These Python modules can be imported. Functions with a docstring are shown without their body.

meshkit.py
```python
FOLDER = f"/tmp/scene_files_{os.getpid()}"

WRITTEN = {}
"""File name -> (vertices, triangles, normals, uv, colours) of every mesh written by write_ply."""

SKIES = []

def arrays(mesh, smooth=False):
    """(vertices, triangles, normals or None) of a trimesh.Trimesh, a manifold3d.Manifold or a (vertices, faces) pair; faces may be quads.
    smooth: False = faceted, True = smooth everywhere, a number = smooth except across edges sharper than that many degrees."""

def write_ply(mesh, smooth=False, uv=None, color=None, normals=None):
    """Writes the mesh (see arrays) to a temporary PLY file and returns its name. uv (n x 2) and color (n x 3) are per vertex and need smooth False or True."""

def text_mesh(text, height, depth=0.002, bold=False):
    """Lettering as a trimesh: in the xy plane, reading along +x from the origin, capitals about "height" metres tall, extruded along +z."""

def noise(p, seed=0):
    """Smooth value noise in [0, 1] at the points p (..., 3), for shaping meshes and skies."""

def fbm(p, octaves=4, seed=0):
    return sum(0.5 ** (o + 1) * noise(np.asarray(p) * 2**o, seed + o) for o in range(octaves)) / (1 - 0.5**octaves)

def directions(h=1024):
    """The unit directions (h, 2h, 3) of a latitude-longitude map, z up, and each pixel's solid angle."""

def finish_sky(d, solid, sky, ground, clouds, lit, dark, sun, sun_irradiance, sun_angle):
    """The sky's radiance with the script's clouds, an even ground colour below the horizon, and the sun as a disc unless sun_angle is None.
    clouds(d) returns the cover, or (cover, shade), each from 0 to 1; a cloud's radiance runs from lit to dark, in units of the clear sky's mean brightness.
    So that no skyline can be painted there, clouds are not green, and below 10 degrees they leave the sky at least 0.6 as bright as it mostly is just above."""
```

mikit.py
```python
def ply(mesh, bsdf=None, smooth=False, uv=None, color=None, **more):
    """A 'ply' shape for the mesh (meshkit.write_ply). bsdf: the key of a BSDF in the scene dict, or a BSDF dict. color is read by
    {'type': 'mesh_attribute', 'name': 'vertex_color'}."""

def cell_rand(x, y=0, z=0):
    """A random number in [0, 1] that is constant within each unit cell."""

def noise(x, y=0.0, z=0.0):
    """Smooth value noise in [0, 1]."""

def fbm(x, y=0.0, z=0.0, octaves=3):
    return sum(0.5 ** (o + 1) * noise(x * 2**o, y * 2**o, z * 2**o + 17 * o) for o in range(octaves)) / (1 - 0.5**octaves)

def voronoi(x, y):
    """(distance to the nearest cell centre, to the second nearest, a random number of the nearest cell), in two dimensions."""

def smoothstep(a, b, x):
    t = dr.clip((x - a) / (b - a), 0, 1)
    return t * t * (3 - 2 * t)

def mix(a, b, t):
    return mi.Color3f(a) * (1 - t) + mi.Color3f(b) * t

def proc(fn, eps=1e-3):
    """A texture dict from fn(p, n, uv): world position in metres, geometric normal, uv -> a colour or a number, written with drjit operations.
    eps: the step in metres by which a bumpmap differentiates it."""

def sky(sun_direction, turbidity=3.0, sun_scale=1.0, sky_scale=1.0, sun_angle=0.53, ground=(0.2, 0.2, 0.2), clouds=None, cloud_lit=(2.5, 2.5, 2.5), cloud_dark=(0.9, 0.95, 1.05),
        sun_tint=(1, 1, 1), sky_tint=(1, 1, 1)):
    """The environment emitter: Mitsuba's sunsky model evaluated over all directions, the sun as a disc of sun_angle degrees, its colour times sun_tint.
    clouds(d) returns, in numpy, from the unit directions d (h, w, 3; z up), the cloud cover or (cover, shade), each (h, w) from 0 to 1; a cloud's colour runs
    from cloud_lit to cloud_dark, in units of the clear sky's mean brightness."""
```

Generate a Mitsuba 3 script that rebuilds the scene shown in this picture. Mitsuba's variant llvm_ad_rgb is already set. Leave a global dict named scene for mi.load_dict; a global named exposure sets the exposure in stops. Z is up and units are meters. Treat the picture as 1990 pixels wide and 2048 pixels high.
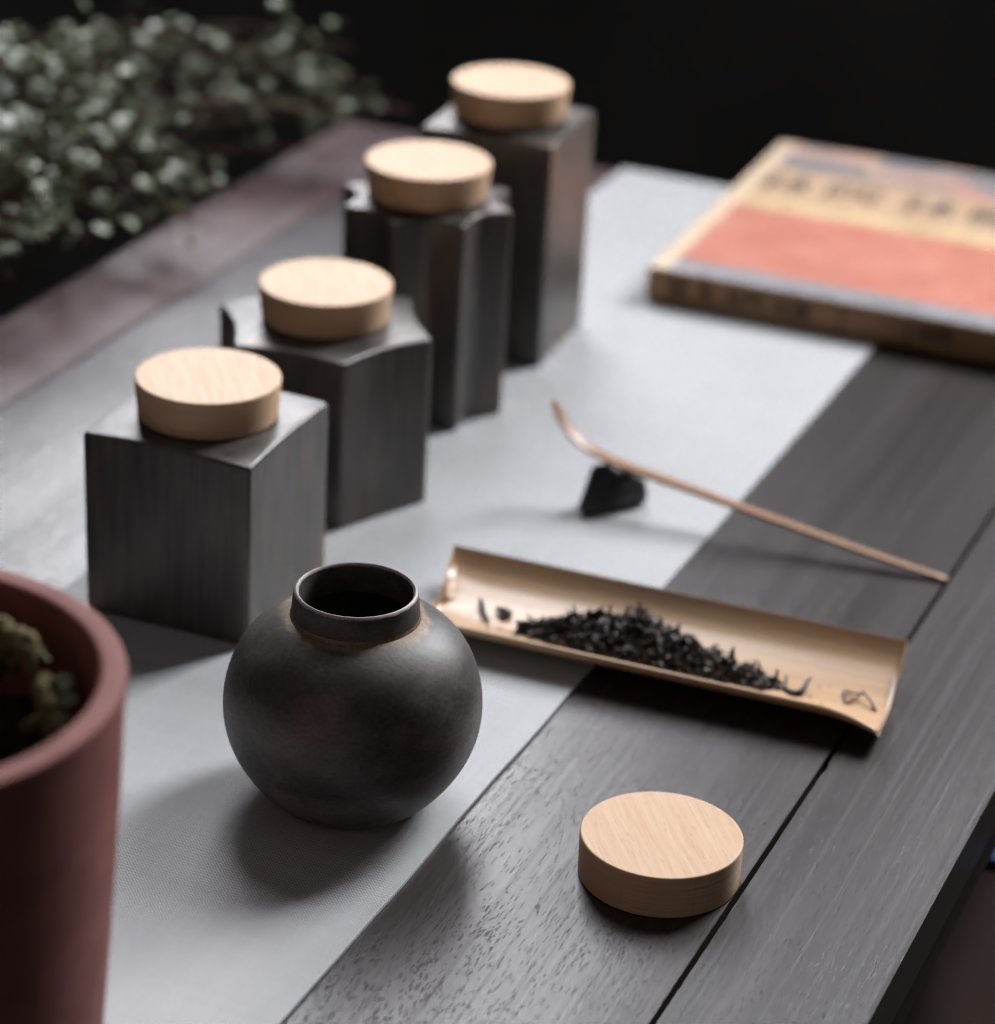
import math, random
import numpy as np, trimesh, manifold3d as m3
import drjit as dr, mitsuba as mi
import mikit, meshkit
from mikit import proc, noise, fbm, smoothstep, mix, cell_rand
from shapely.geometry import Polygon
from scipy.interpolate import CubicSpline, PchipInterpolator

T = mi.ScalarTransform4f
rng = np.random.default_rng(7)
scene, labels = {}, {}

# ------------------------------------------------------------------ camera
EYE = np.array([0.455, -1.0, 0.53402])
FWD = np.array([-0.34413467, 0.83446625, -0.43039215])
UP = np.array([-0.21335708, 0.3768985, 0.90134693])
scene['camera'] = {'type': 'thinlens', 'fov': 20.53, 'fov_axis': 'x', 'aperture_radius': 0.0078, 'focus_distance': 0.965,
                   'near_clip': 0.05, 'far_clip': 50.0,
                   'to_world': T().look_at(origin=EYE.tolist(), target=(EYE + FWD).tolist(), up=UP.tolist())}

# ------------------------------------------------------------------ daylight through two tall windows behind the table
exposure = -1.15
WALL_Y = 1.0
WINDOWS = [dict(x0=0.33, x1=0.80, z0=0.52, z1=1.80, rgb=(80, 81, 83.5)),      # right-hand one
           dict(x0=-0.98, x1=-0.31, z0=0.50, z1=2.90, rgb=(25, 25.3, 26.6))]    # left-hand one


# ------------------------------------------------------------------ helpers
def add(key, mesh, bsdf, smooth=False, to_world=None, uv=None, **more):
    base, k = key, 0
    while key in scene:
        k += 1
        key = f'{base}_{k:03d}'
    d = mesh if isinstance(mesh, dict) else mikit.ply(mesh, bsdf, smooth, uv=uv)
    d = dict(d)
    if to_world is not None:
        d['to_world'] = to_world
    d.update(more)
    scene[key] = d
    return key


def tag(key, label=None, cat=None, group=None, kind=None):
    d = {}
    if label: d['label'] = label
    if cat: d['category'] = cat
    if group: d['group'] = group
    if kind: d['kind'] = kind
    labels[key] = d


def tri(v, f):
    return trimesh.Trimesh(np.asarray(v, float), np.asarray(f, int), process=False)


def rings(R, closed_start=True, closed_end=True):
    """a skin over a list of closed rings of equal point count"""
    n, m = len(R[0]), len(R)
    V = np.vstack(R)
    i = np.arange(n); j = (i + 1) % n
    F = []
    for k in range(m - 1):
        a, b = k * n, (k + 1) * n
        F.append(np.stack([a + i, a + j, b + j], 1)); F.append(np.stack([a + i, b + j, b + i], 1))
    extra = []
    if closed_start:
        extra.append(R[0].mean(0)); c = m * n + len(extra) - 1
        F.append(np.stack([i * 0 + c, j, i], 1))
    if closed_end:
        extra.append(R[-1].mean(0)); c = m * n + len(extra) - 1
        F.append(np.stack([i * 0 + c, (m - 1) * n + i, (m - 1) * n + j], 1))
    if extra:
        V = np.vstack([V, np.array(extra)])
    return tri(V, np.vstack(F))


def lathe(profile, n=128, c=(0, 0)):
    """profile (r, z) from the bottom outside to the top; r = 0 ends close it"""
    a = np.arange(n) * 2 * np.pi / n
    P = [(r, z) for r, z in profile]
    cs, ce = P[0][0] < 1e-9, P[-1][0] < 1e-9
    if cs: P = P[1:]
    if ce: P = P[:-1]
    R = [np.stack([c[0] + r * np.cos(a), c[1] + r * np.sin(a), 0 * a + z], 1) for r, z in P]
    m = rings(R, cs, ce)
    v = m.vertices.copy()
    k = len(P) * n
    if cs: v[k, 2] = profile[0][1]; k += 1
    if ce: v[k, 2] = profile[-1][1]
    return tri(v, m.faces)


def curve(pts, n):
    pts = np.asarray(pts, float)
    d = np.r_[0, np.cumsum(np.linalg.norm(np.diff(pts, axis=0), axis=1))]
    return CubicSpline(d, pts)(np.linspace(0, d[-1], n))


def tube(pts, rad, n=8, flat=None):
    """a tapering tube along pts; rad per point"""
    pts = np.asarray(pts, float); rad = np.broadcast_to(rad, len(pts))
    t = np.gradient(pts, axis=0); t /= np.linalg.norm(t, axis=1, keepdims=True)
    ref = np.array([0.31, 0.17, 0.93])
    R = []
    a = np.arange(n) * 2 * np.pi / n
    for p, d, r in zip(pts, t, rad):
        s = np.cross(d, ref); s /= np.linalg.norm(s); u = np.cross(s, d)
        R.append(p + r * (np.cos(a)[:, None] * s + np.sin(a)[:, None] * u))
    return rings(R)


def chamfer_box(x0, x1, y0, y1, z0, z1, c):
    P = []
    for sx, x in ((1, x0), (-1, x1)):
        for sy, y in ((1, y0), (-1, y1)):
            for sz, z in ((1, z0), (-1, z1)):
                P += [(x, y + sy * c, z + sz * c), (x + sx * c, y, z + sz * c), (x + sx * c, y + sy * c, z)]
    return trimesh.Trimesh(P).convex_hull


def sphere_hull(pts, refine=0.0):
    return m3.Manifold.batch_hull([m3.Manifold.sphere(r, 24).translate((x, y, z)) for x, y, z, r in pts])


# ------------------------------------------------------------------ materials
def bs(key, d):
    scene[key] = {'type': 'twosided', 'bsdf': d} if d['type'] in ('principled', 'roughplastic', 'blendbsdf', 'bumpmap', 'diffuse') else d
    return key


def rgb(*c):
    return {'type': 'rgb', 'value': list(c)}


def pr(color, rough, spec=0.5, metallic=0.0, **k):
    return {'type': 'principled', 'base_color': color if isinstance(color, dict) else rgb(*color), 'roughness': rough, 'specular': spec, 'metallic': metallic, **k}


# dark open-pored table wood, its grain along y
def f_wood(p, n, uv):
    g = fbm(p.x * 260 + 3 * noise(p.x * 40, p.y * 5), p.y * 7, 3.0, 3)
    b = fbm(p.x * 45, p.y * 3.0, 9.0, 2)
    line = smoothstep(0.62, 0.80, noise(p.x * 620 + 2.5 * noise(p.y * 9, p.x * 12), p.y * 3.5, 6.0))
    return mix((0.011, 0.0085, 0.0085), (0.036, 0.026, 0.025), g * 0.6 + b * 0.4) * (1 - 0.30 * line)


def f_wood_rough(p, n, uv):
    line = smoothstep(0.58, 0.80, noise(p.x * 620 + 2.5 * noise(p.y * 9, p.x * 12), p.y * 3.5, 6.0))
    return 0.30 + 0.09 * fbm(p.x * 60, p.y * 4.0, 3.0, 3) + 0.04 * line


def f_wood_red(p, n, uv):
    g = fbm(p.x * 230 + 3 * noise(p.x * 40, p.y * 5), p.y * 7, 13.0, 3)
    return mix((0.036, 0.017, 0.019), (0.085, 0.042, 0.045), g)


def f_pore(p, n, uv):
    """short open pores: 1 in a pore"""
    out = mi.Float(0)
    for s, (w, l) in enumerate(((0.00044, 0.0066), (0.00062, 0.0040))):
        x = (p.x + 0.0030 * noise(p.y * 7, p.x * 9, s * 7.0)) / w
        row = dr.floor(x)
        y = p.y / l + cell_rand(row, 3.0 + s) * 7
        col = dr.floor(y)
        r = cell_rand(row, col, 5.0 + s)
        fx, fy = x - row, y - col
        ln = 0.25 + 0.65 * cell_rand(row, col, 8.0 + s)
        dens = 0.05 + 0.20 * noise(p.x * 45, p.y * 9, 2.0)
        e = smoothstep(0.5, 0.22, dr.abs(fx - 0.5)) * smoothstep(0.5 * ln, 0.4 * ln, dr.abs(fy - 0.5))
        out = dr.maximum(out, dr.select(r < dens, e, 0))
    return 0.66 * dr.select(dr.abs(n.z) > 0.5, out, 0)


def f_wood_bump(p, n, uv):
    return 0.00004 * fbm(p.x * 700, p.y * 26, 1.0, 2) + 0.00035 * fbm(p.x * 38, p.y * 9, 4.0, 2) - 0.00003 * f_pore(p, n, uv)


pores = proc(f_pore)
woodbump = proc(f_wood_bump, eps=1e-4)


def wood_bsdf(colorfn, rough, spec):
    return {'type': 'bumpmap', 'arbitrary': woodbump, 'scale': 1.0,
            'bsdf': {'type': 'blendbsdf', 'weight': pores,
                     'a': pr(proc(colorfn), proc(f_wood_rough), spec), 'b': pr((0.012, 0.009, 0.009), 0.9, 0.12)}}


bs('m_wood', wood_bsdf(f_wood, 0.35, 0.65))
bs('m_wood_red', wood_bsdf(f_wood_red, 0.40, 0.75))
bs('m_wood_plain', pr((0.02, 0.013, 0.012), 0.6, 0.2))


# grey woven runner
def f_weave(p, n, uv):
    k = 2 * math.pi / 0.00135
    a = dr.sin(p.x * k + 0.5 * noise(p.y * 70)) * dr.sin(p.y * k + 0.5 * noise(p.x * 70, 3.0))
    return a


def f_cloth(p, n, uv):
    a = f_weave(p, n, uv)
    slub = noise(p.x * 1000, p.y * 22, 1.0) * 0.5 + noise(p.x * 22, p.y * 1000, 2.0) * 0.5
    v = 0.84 + 0.34 * a + 0.13 * (slub - 0.5) + 0.08 * (fbm(p.x * 30, p.y * 30, 5.0, 3) - 0.5)
    return mi.Color3f(0.425, 0.43, 0.44) * v


bs('m_cloth', {'type': 'bumpmap', 'arbitrary': proc(lambda p, n, uv: 0.000028 * f_weave(p, n, uv), eps=1.2e-4), 'scale': 1.0,
               'bsdf': pr(proc(f_cloth), 0.62, 0.35, sheen=0.35)})


# pale turned wood of the lids
def f_lid(p, n, uv):
    side = dr.abs(n.z) < 0.6
    q = p.x * 0.8 + p.y * 0.6
    s = p.y * 0.8 - p.x * 0.6
    top = fbm(q * 900, s * 55, p.z * 100, 3)
    edge = fbm(p.z * 2600, (p.x + p.y) * 30, 4.0, 3)
    fleck = smoothstep(0.80, 0.9, noise(q * 1500, s * 260, 3.0))
    v = dr.select(side, edge, top)
    c = mix((0.425, 0.255, 0.142), (0.575, 0.395, 0.258), v)
    return c * (1 - 0.10 * fleck)


bs('m_lid', pr(proc(f_lid), 0.52, 0.36))


# dark bronze-brown stoneware
def f_clay(p, n, uv):
    wall = dr.abs(n.z) < 0.5
    st = fbm(p.x * 850, p.y * 850, p.z * 26, 3)
    bl = fbm(p.x * 75, p.y * 75, p.z * 38, 4)
    fine = noise(p.x * 1500, p.y * 1500, p.z * 1500)
    v = dr.select(wall, 0.55 * st + 0.45 * bl, 0.8 * bl + 0.2 * fine)
    v = smoothstep(0.22, 0.80, v)
    rust = smoothstep(0.55, 0.78, fbm(p.x * 60 + 9, p.y * 60, p.z * 16, 3))
    c = mix((0.034, 0.0325, 0.032), (0.092, 0.082, 0.073), v)
    return mix(c, (0.17, 0.098, 0.058), 0.42 * rust) * (0.86 + 0.28 * fine)


def f_clay_rough(p, n, uv):
    return 0.28 + 0.22 * fbm(p.x * 500, p.y * 500, p.z * 30, 3)


claybump = proc(lambda p, n, uv: 0.00007 * fbm(p.x * 420, p.y * 420, p.z * 140, 2) + 0.000016 * noise(p.x * 1900, p.y * 1900, p.z * 1900), eps=2e-4)
bs('m_clay', {'type': 'bumpmap', 'arbitrary': claybump, 'scale': 1.0, 'bsdf': pr(proc(f_clay), proc(f_clay_rough), 0.75, 0.36)})


def f_vase(p, n, uv):
    bl = fbm(p.x * 55, p.y * 55, p.z * 65, 4)
    fine = fbm(p.x * 900, p.y * 900, p.z * 900, 2)
    rust = smoothstep(0.60, 0.80, fbm(p.x * 48 + 4, p.y * 48, p.z * 48, 3))
    c = mix((0.030, 0.029, 0.028), (0.088, 0.080, 0.070), smoothstep(0.3, 0.7, bl))
    c = mix(c, (0.10, 0.062, 0.045), 0.12 * rust) * (0.62 + 0.76 * fine)
    # where the glaze has worn through to the clay: the lip, and a ragged ring under the collar
    r = dr.sqrt(dr.square(p.x - 0.0788) + dr.square(p.y + 0.21536))
    j = 0.0022 * (fbm(p.x * 230, p.y * 230, 1.0, 3) - 0.5) + 0.0035 * (noise(p.x * 60, p.y * 60, 6.0) - 0.5)
    ring = smoothstep(0.0288, 0.0262, r + j) * dr.select((p.z > 0.0725) & (p.z < 0.0775) & (r > 0.0231), 1.0, 0.0)
    c = mix(c, mix((0.10, 0.062, 0.035), (0.30, 0.20, 0.115), fine), 0.75 * ring)
    lip = smoothstep(0.0852, 0.0857, p.z + 0.0006 * (fine - 0.5))
    return mix(c, mix((0.22, 0.185, 0.17), (0.36, 0.31, 0.29), fine), 0.85 * lip)


bs('m_vase', {'type': 'bumpmap', 'arbitrary': claybump, 'scale': 1.0, 'bsdf': pr(proc(f_vase), 0.50, 0.5, 0.12)})


def f_seam(p, n, uv):
    a = dr.atan2(p.y + 0.21536, p.x - 0.0788)
    v = fbm(a * 70, p.z * 500, 2.0, 2)
    return mix((0.14, 0.078, 0.036), (0.60, 0.37, 0.165), smoothstep(0.3, 0.75, v))


bs('m_seam', pr(proc(f_seam), 0.6, 0.3))


# bamboo, its fibres along the tray
def f_bamboo(p, n, uv):
    l = uv.x; w = uv.y
    g = fbm(w * 1500, l * 26, 2.0, 3)
    b = fbm(w * 260, l * 7, 5.0, 2)
    return mix((0.29, 0.165, 0.082), (0.61, 0.415, 0.258), 0.55 * g + 0.45 * b)


bs('m_bamboo', pr(proc(f_bamboo), 0.30, 0.55))
bs('m_scoop', pr(proc(lambda p, n, uv: mix((0.19, 0.092, 0.045), (0.33, 0.185, 0.10), fbm(p.x * 70, p.y * 1300, p.z * 900, 3))), 0.38, 0.5))
bs('m_iron', {'type': 'bumpmap', 'arbitrary': proc(lambda p, n, uv: 0.0009 * fbm(p.x * 320, p.y * 320, p.z * 320, 3), eps=3e-4), 'scale': 1.0, 'bsdf': pr((0.018, 0.018, 0.019), 0.45, 0.4)})


def f_pot(p, n, uv):
    return mix((0.125, 0.036, 0.030), (0.215, 0.074, 0.060), fbm(p.x * 90, p.y * 90, p.z * 90, 4))


bs('m_pot', pr(proc(f_pot), 0.66, 0.25))
bs('m_soil', pr(proc(lambda p, n, uv: mix((0.010, 0.007, 0.005), (0.05, 0.036, 0.022), fbm(p.x * 400, p.y * 400, p.z * 400, 3))), 0.95, 0.1))
bs('m_moss', pr(proc(lambda p, n, uv: mix((0.055, 0.045, 0.018), (0.17, 0.14, 0.072), fbm(p.x * 300, p.y * 300, p.z * 300, 3))), 0.9, 0.1))
bs('m_tea', pr(proc(lambda p, n, uv: mix((0.006, 0.005, 0.0045), (0.034, 0.025, 0.018), fbm(p.x * 320, p.y * 320, p.z * 320, 2))), 0.45, 0.30))
bs('m_leaf', pr(proc(lambda p, n, uv: mix((0.042, 0.060, 0.020), (0.165, 0.195, 0.118), noise(p.x * 130, p.y * 130, p.z * 130))), 0.33, 0.6))
bs('m_stem', pr((0.095, 0.036, 0.028), 0.6, 0.25))
bs('m_floor', pr(proc(lambda p, n, uv: mix((0.008, 0.008, 0.0075), (0.014, 0.0135, 0.013), fbm(p.x * 6, p.y * 6, 0.0, 3))), 0.85, 0.1))
bs('m_wall', pr(proc(lambda p, n, uv: mix((0.055, 0.053, 0.051), (0.135, 0.130, 0.130), fbm(p.x * 4, p.z * 4, 0.0, 3))), 0.9, 0.1))
bs('m_plaster', pr((0.17, 0.165, 0.158), 0.9, 0.2))
bs('m_frame', pr((0.03, 0.028, 0.027), 0.5, 0.4))
bs('m_seat', pr(proc(lambda p, n, uv: mix((0.011, 0.005, 0.0035), (0.020, 0.009, 0.006), fbm(p.x * 50, p.y * 50, p.z * 50, 3))), 0.85, 0.1))
bs('m_blue', pr((0.05, 0.10, 0.22), 0.85, 0.2))
bs('m_paper', pr(proc(lambda p, n, uv: mix((0.42, 0.32, 0.19), (0.66, 0.54, 0.36), noise(p.z * 2600, p.x * 14, p.y * 14))), 0.85, 0.2))
bs('m_ink', pr((0.045, 0.045, 0.05), 0.6, 0.3))
bs('m_spine_ink', pr((0.05, 0.03, 0.018), 0.7, 0.3))
bs('m_spine', pr(proc(lambda p, n, uv: mix((0.20, 0.10, 0.045), (0.34, 0.19, 0.09), fbm(p.x * 60, p.z * 200, 2.0, 3))), 0.55, 0.4))

BW, BD = 0.31, 0.246       # the book's cover


def f_cover(p, n, uv):
    """the printed cover: uv in metres, u along the spine, v from the spine to the fore-edge"""
    u, v = uv.x, uv.y + 0.0012 * (noise(uv.x * 60, uv.y * 60) - 0.5)
    mott = fbm(u * 45, v * 45, 1.0, 3)
    fine = fbm(u * 240, v * 240, 2.0, 2)
    red = mix((0.40, 0.135, 0.095), (0.49, 0.215, 0.16), mott)
    c = red
    c = dr.select(v < 0.020, mix((0.17, 0.172, 0.185), (0.27, 0.27, 0.285), fine), c)
    tan = mix((0.41, 0.27, 0.165), (0.50, 0.35, 0.235), mott)
    c = dr.select(v > 0.122, tan, c)
    c = dr.select((v > 0.122) & (v < 0.139), mix((0.42, 0.30, 0.17), (0.60, 0.45, 0.26), fine), c)
    band = dr.select(noise(u * 38, v * 60, 7.0) > 0.55, mi.Color3f(0.20, 0.185, 0.19), mix((0.44, 0.33, 0.25), (0.40, 0.22, 0.19), noise(u * 30, v * 25, 3.0)))
    c = dr.select(v > 0.198, band, c)
    c = dr.select(u < 0.010, mi.Color3f(0.57, 0.44, 0.32), c)
    return c * (0.88 + 0.24 * fine)


bs('m_cover', pr(proc(f_cover), 0.36, 0.5))

# ------------------------------------------------------------------ the room round the table
FLOOR_Z = -0.42


def plane(x0, x1, y0, y1, z, flip=False):
    v = [(x0, y0, z), (x1, y0, z), (x1, y1, z), (x0, y1, z)]
    f = [(0, 1, 2), (0, 2, 3)]
    return tri(v, f)


add('floor', chamfer_box(-3.2, 3.2, -2.4, WALL_Y + 0.12, FLOOR_Z - 0.05, FLOOR_Z, 0.005), 'm_floor')
tag('floor', 'near black floor in shadow behind the table', kind='structure')
w1, w2 = WINDOWS
pieces = [(-3.2, w2['x0'], FLOOR_Z, 3.3), (w2['x1'], w1['x0'], FLOOR_Z, 3.3), (w1['x1'], 3.2, FLOOR_Z, 3.3)]
for w in WINDOWS:
    pieces += [(w['x0'], w['x1'], FLOOR_Z, w['z0']), (w['x0'], w['x1'], w['z1'], 3.3)]
add('wall', trimesh.util.concatenate([trimesh.creation.box(bounds=[(x0, WALL_Y, z0), (x1, WALL_Y + 0.10, z1)]) for x0, x1, z0, z1 in pieces]), 'm_wall')
tag('wall', 'dark charcoal wall out of focus behind the table', kind='structure')
# the pale rest of the room, behind the camera
for b in ([(-3.3, -2.5, FLOOR_Z), (3.3, -2.4, 3.3)], [(-3.3, -2.4, FLOOR_Z), (-3.2, WALL_Y, 3.3)], [(3.2, -2.4, FLOOR_Z), (3.3, WALL_Y, 3.3)]):
    k = add('wall', trimesh.creation.box(bounds=b), 'm_plaster')
    tag(k, 'plain off-white wall of the room behind or beside the camera', kind='structure')
add('ceiling', trimesh.creation.box(bounds=[(-3.3, -2.5, 3.3), (3.3, WALL_Y + .1, 3.4)]), 'm_plaster')
tag('ceiling', 'plain off-white ceiling above the table', kind='structure')
for i, w in enumerate(WINDOWS):
    key = 'window' if i == 0 else f'window_{i:03d}'
    t = 0.014
    for x0, x1, z0, z1 in ((w['x0'], w['x0'] + t, w['z0'], w['z1']), (w['x1'] - t, w['x1'], w['z0'], w['z1']),
                           (w['x0'] + t, w['x1'] - t, w['z0'], w['z0'] + t), (w['x0'] + t, w['x1'] - t, w['z1'] - t, w['z1'])):
        add(f'{key}__frame', trimesh.creation.box(bounds=[(x0, WALL_Y + 0.03, z0), (x1, WALL_Y + 0.06, z1)]), 'm_frame')
    x0, x1, z0, z1, y = w['x0'] + t, w['x1'] - t, w['z0'] + t, w['z1'] - t, WALL_Y + 0.045
    pane = tri([(x0, y, z0), (x1, y, z0), (x1, y, z1), (x0, y, z1)], [(0, 1, 2), (0, 2, 3)])   # faces -y, into the room
    add(f'{key}__pane', pane, 'm_frame', emitter={'type': 'area', 'radiance': rgb(*w['rgb'])})
    tag(key, ('right' if i == 0 else 'left') + '-hand tall window with bright daylight in the dark wall', 'window')

# ------------------------------------------------------------------ the table
TX0, TX1, TY0, TY1, TH = -0.2885, 0.2915, -0.64, 0.5165, 0.024
GAPL, GAPR = -0.2275, 0.2282
tag('table', 'low dark wooden table of boards with narrow open gaps', 'table')


def ragged_board(x0, x1, y0, y1, seed, rag=(1, 1)):
    ys = np.linspace(y0, y1, 700)
    def edge(s, on):
        q = np.stack([ys * 160, 0 * ys + s, 0 * ys], -1)
        chips = np.clip(meshkit.noise(np.stack([ys * 90, 0 * ys + s + 5, 0 * ys], -1), seed) - 0.82, 0, 1) * 0.0035
        return on * ((meshkit.fbm(q, 3, seed) - 0.5) * 0.00030 + chips)
    L = np.stack([x0 + edge(1.5, rag[0]), ys], 1); R = np.stack([x1 - edge(8.5, rag[1]), ys], 1)
    m = trimesh.creation.extrude_polygon(Polygon(np.vstack([L, R[::-1]])), TH, engine='earcut')
    m.apply_translation((0, 0, -TH))
    return m


g = 0.0011
add('table__board', ragged_board(GAPR + g, TX1, TY0, TY1, 1, (1, 0)), 'm_wood')
add('table__board', ragged_board(0.004 + g * .4, GAPR - g, TY0, 0.4485, 2), 'm_wood')
add('table__board', ragged_board(GAPL + g, 0.004 - g * .4, TY0, 0.4485, 3), 'm_wood')
add('table__board', ragged_board(TX0, GAPL - g, TY0, TY1, 4, (0, 1)), 'm_wood_red')
labels['table__board_003'] = {'label': 'reddish edge board along the far left side'}
add('table__board', chamfer_box(GAPL + g, GAPR - g, 0.4485 + 2 * g, TY1, -TH, 0.0, 0.0006), 'm_wood_red')
labels['table__board_004'] = {'label': 'reddish end board across the far end'}
add('table__apron', chamfer_box(TX1 - 0.030, TX1 - 0.004, TY0 + .05, TY1 - .05, -0.052, -TH - .0005, .001), 'm_wood_plain')
add('table__apron', chamfer_box(TX0 + 0.004, TX0 + .030, TY0 + .05, TY1 - .05, -0.052, -TH - .0005, .001), 'm_wood_plain')
add('table__apron', chamfer_box(TX0 + 0.031, TX1 - .031, TY1 - .034, TY1 - .008, -0.052, -TH - .0005, .001), 'm_wood_plain')
add('table__crosspiece', chamfer_box(TX0 + 0.031, TX1 - .031, -.08, 0.06, -0.050, -TH - .0005, .001), 'm_wood_plain')
for x in (TX0 + .012, TX1 - .057):
    for y in (TY0 + .06, TY1 - .11):
        add('table__leg', chamfer_box(x, x + .045, y, y + .045, FLOOR_Z, -0.0525, .002), 'm_wood_plain')

# the runner lies along the table and drops over its far end
RX0, RX1, RT = -0.1000, 0.1215, 0.0011


def runner():
    nx, ys = 60, np.linspace(TY0 - 0.006, TY1 + 0.003, 330)
    path = [(y, 0.0003) for y in ys]
    for a in np.linspace(0.15, 1, 8) * np.pi / 2:
        path.append((TY1 + 0.003 + 0.005 * np.sin(a), 0.0003 - 0.005 * (1 - np.cos(a))))
    path += [(TY1 + 0.0082 + 0.001 * np.sin(k), -0.006 - 0.012 * k) for k in range(9)]
    path = np.array(path)
    near = [(TY0 - 0.008, -0.004), (TY0 - 0.009, -0.03), (TY0 - 0.0095, -0.09)]
    path = np.vstack([near[::-1], path])
    xs = np.linspace(RX0, RX1, nx)
    Y, X = np.meshgrid(path[:, 0], xs, indexing='ij')
    Z = np.repeat(path[:, 1][:, None], nx, 1)
    flat = ((Y > TY0) & (Y < TY1 - .01)).astype(float)
    wob = (meshkit.fbm(np.stack([Y * 14, 0 * Y + 1, 0 * Y], -1), 3, 3) - 0.5) * 0.0016
    Xw = X + wob * (2 * (X - RX0) / (RX1 - RX0) - 1)
    und = meshkit.fbm(np.stack([X * 16, Y * 10, 0 * X], -1), 3, 5) * 0.0006 * flat
    tang = np.gradient(path, axis=0); nrm = np.stack([-tang[:, 1], tang[:, 0]], 1); nrm /= np.linalg.norm(nrm, axis=1, keepdims=True)
    top = np.stack([Xw, Y + nrm[:, :1] * RT, Z + nrm[:, 1:] * RT + und], -1)
    bot = np.stack([Xw, Y, Z], -1)
    m = len(path)
    R = [np.vstack([top[k], bot[k][::-1]]) for k in range(m)]
    return rings([r[::-1] for r in R])


add('table_runner', runner(), 'm_cloth', 40)
tag('table_runner', 'pale grey woven runner laid along the middle of the table', 'runner')

# ------------------------------------------------------------------ lids and jars
LID_T = 0.0163


def lid_mesh(R, taper, t=LID_T):
    b, n = 0.0008, 5
    pts = [(0, 0), (R * taper - b, 0)]
    pts += [(R * taper - b + b * math.sin(a), b - b * math.cos(a)) for a in np.linspace(0.2, 1, n) * math.pi / 2]
    pts += [(R * taper + (R - R * taper) * k, b + (t - 2 * b) * k) for k in np.linspace(0.1, 1, 8)]
    pts += [(R - b + b * math.cos(a), t - b + b * math.sin(a)) for a in np.linspace(0.2, 1, n) * math.pi / 2]
    pts += [(R * k, t) for k in (0.9, 0.6, 0.3)] + [(0, t)]
    return lathe(pts, 144)


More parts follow.
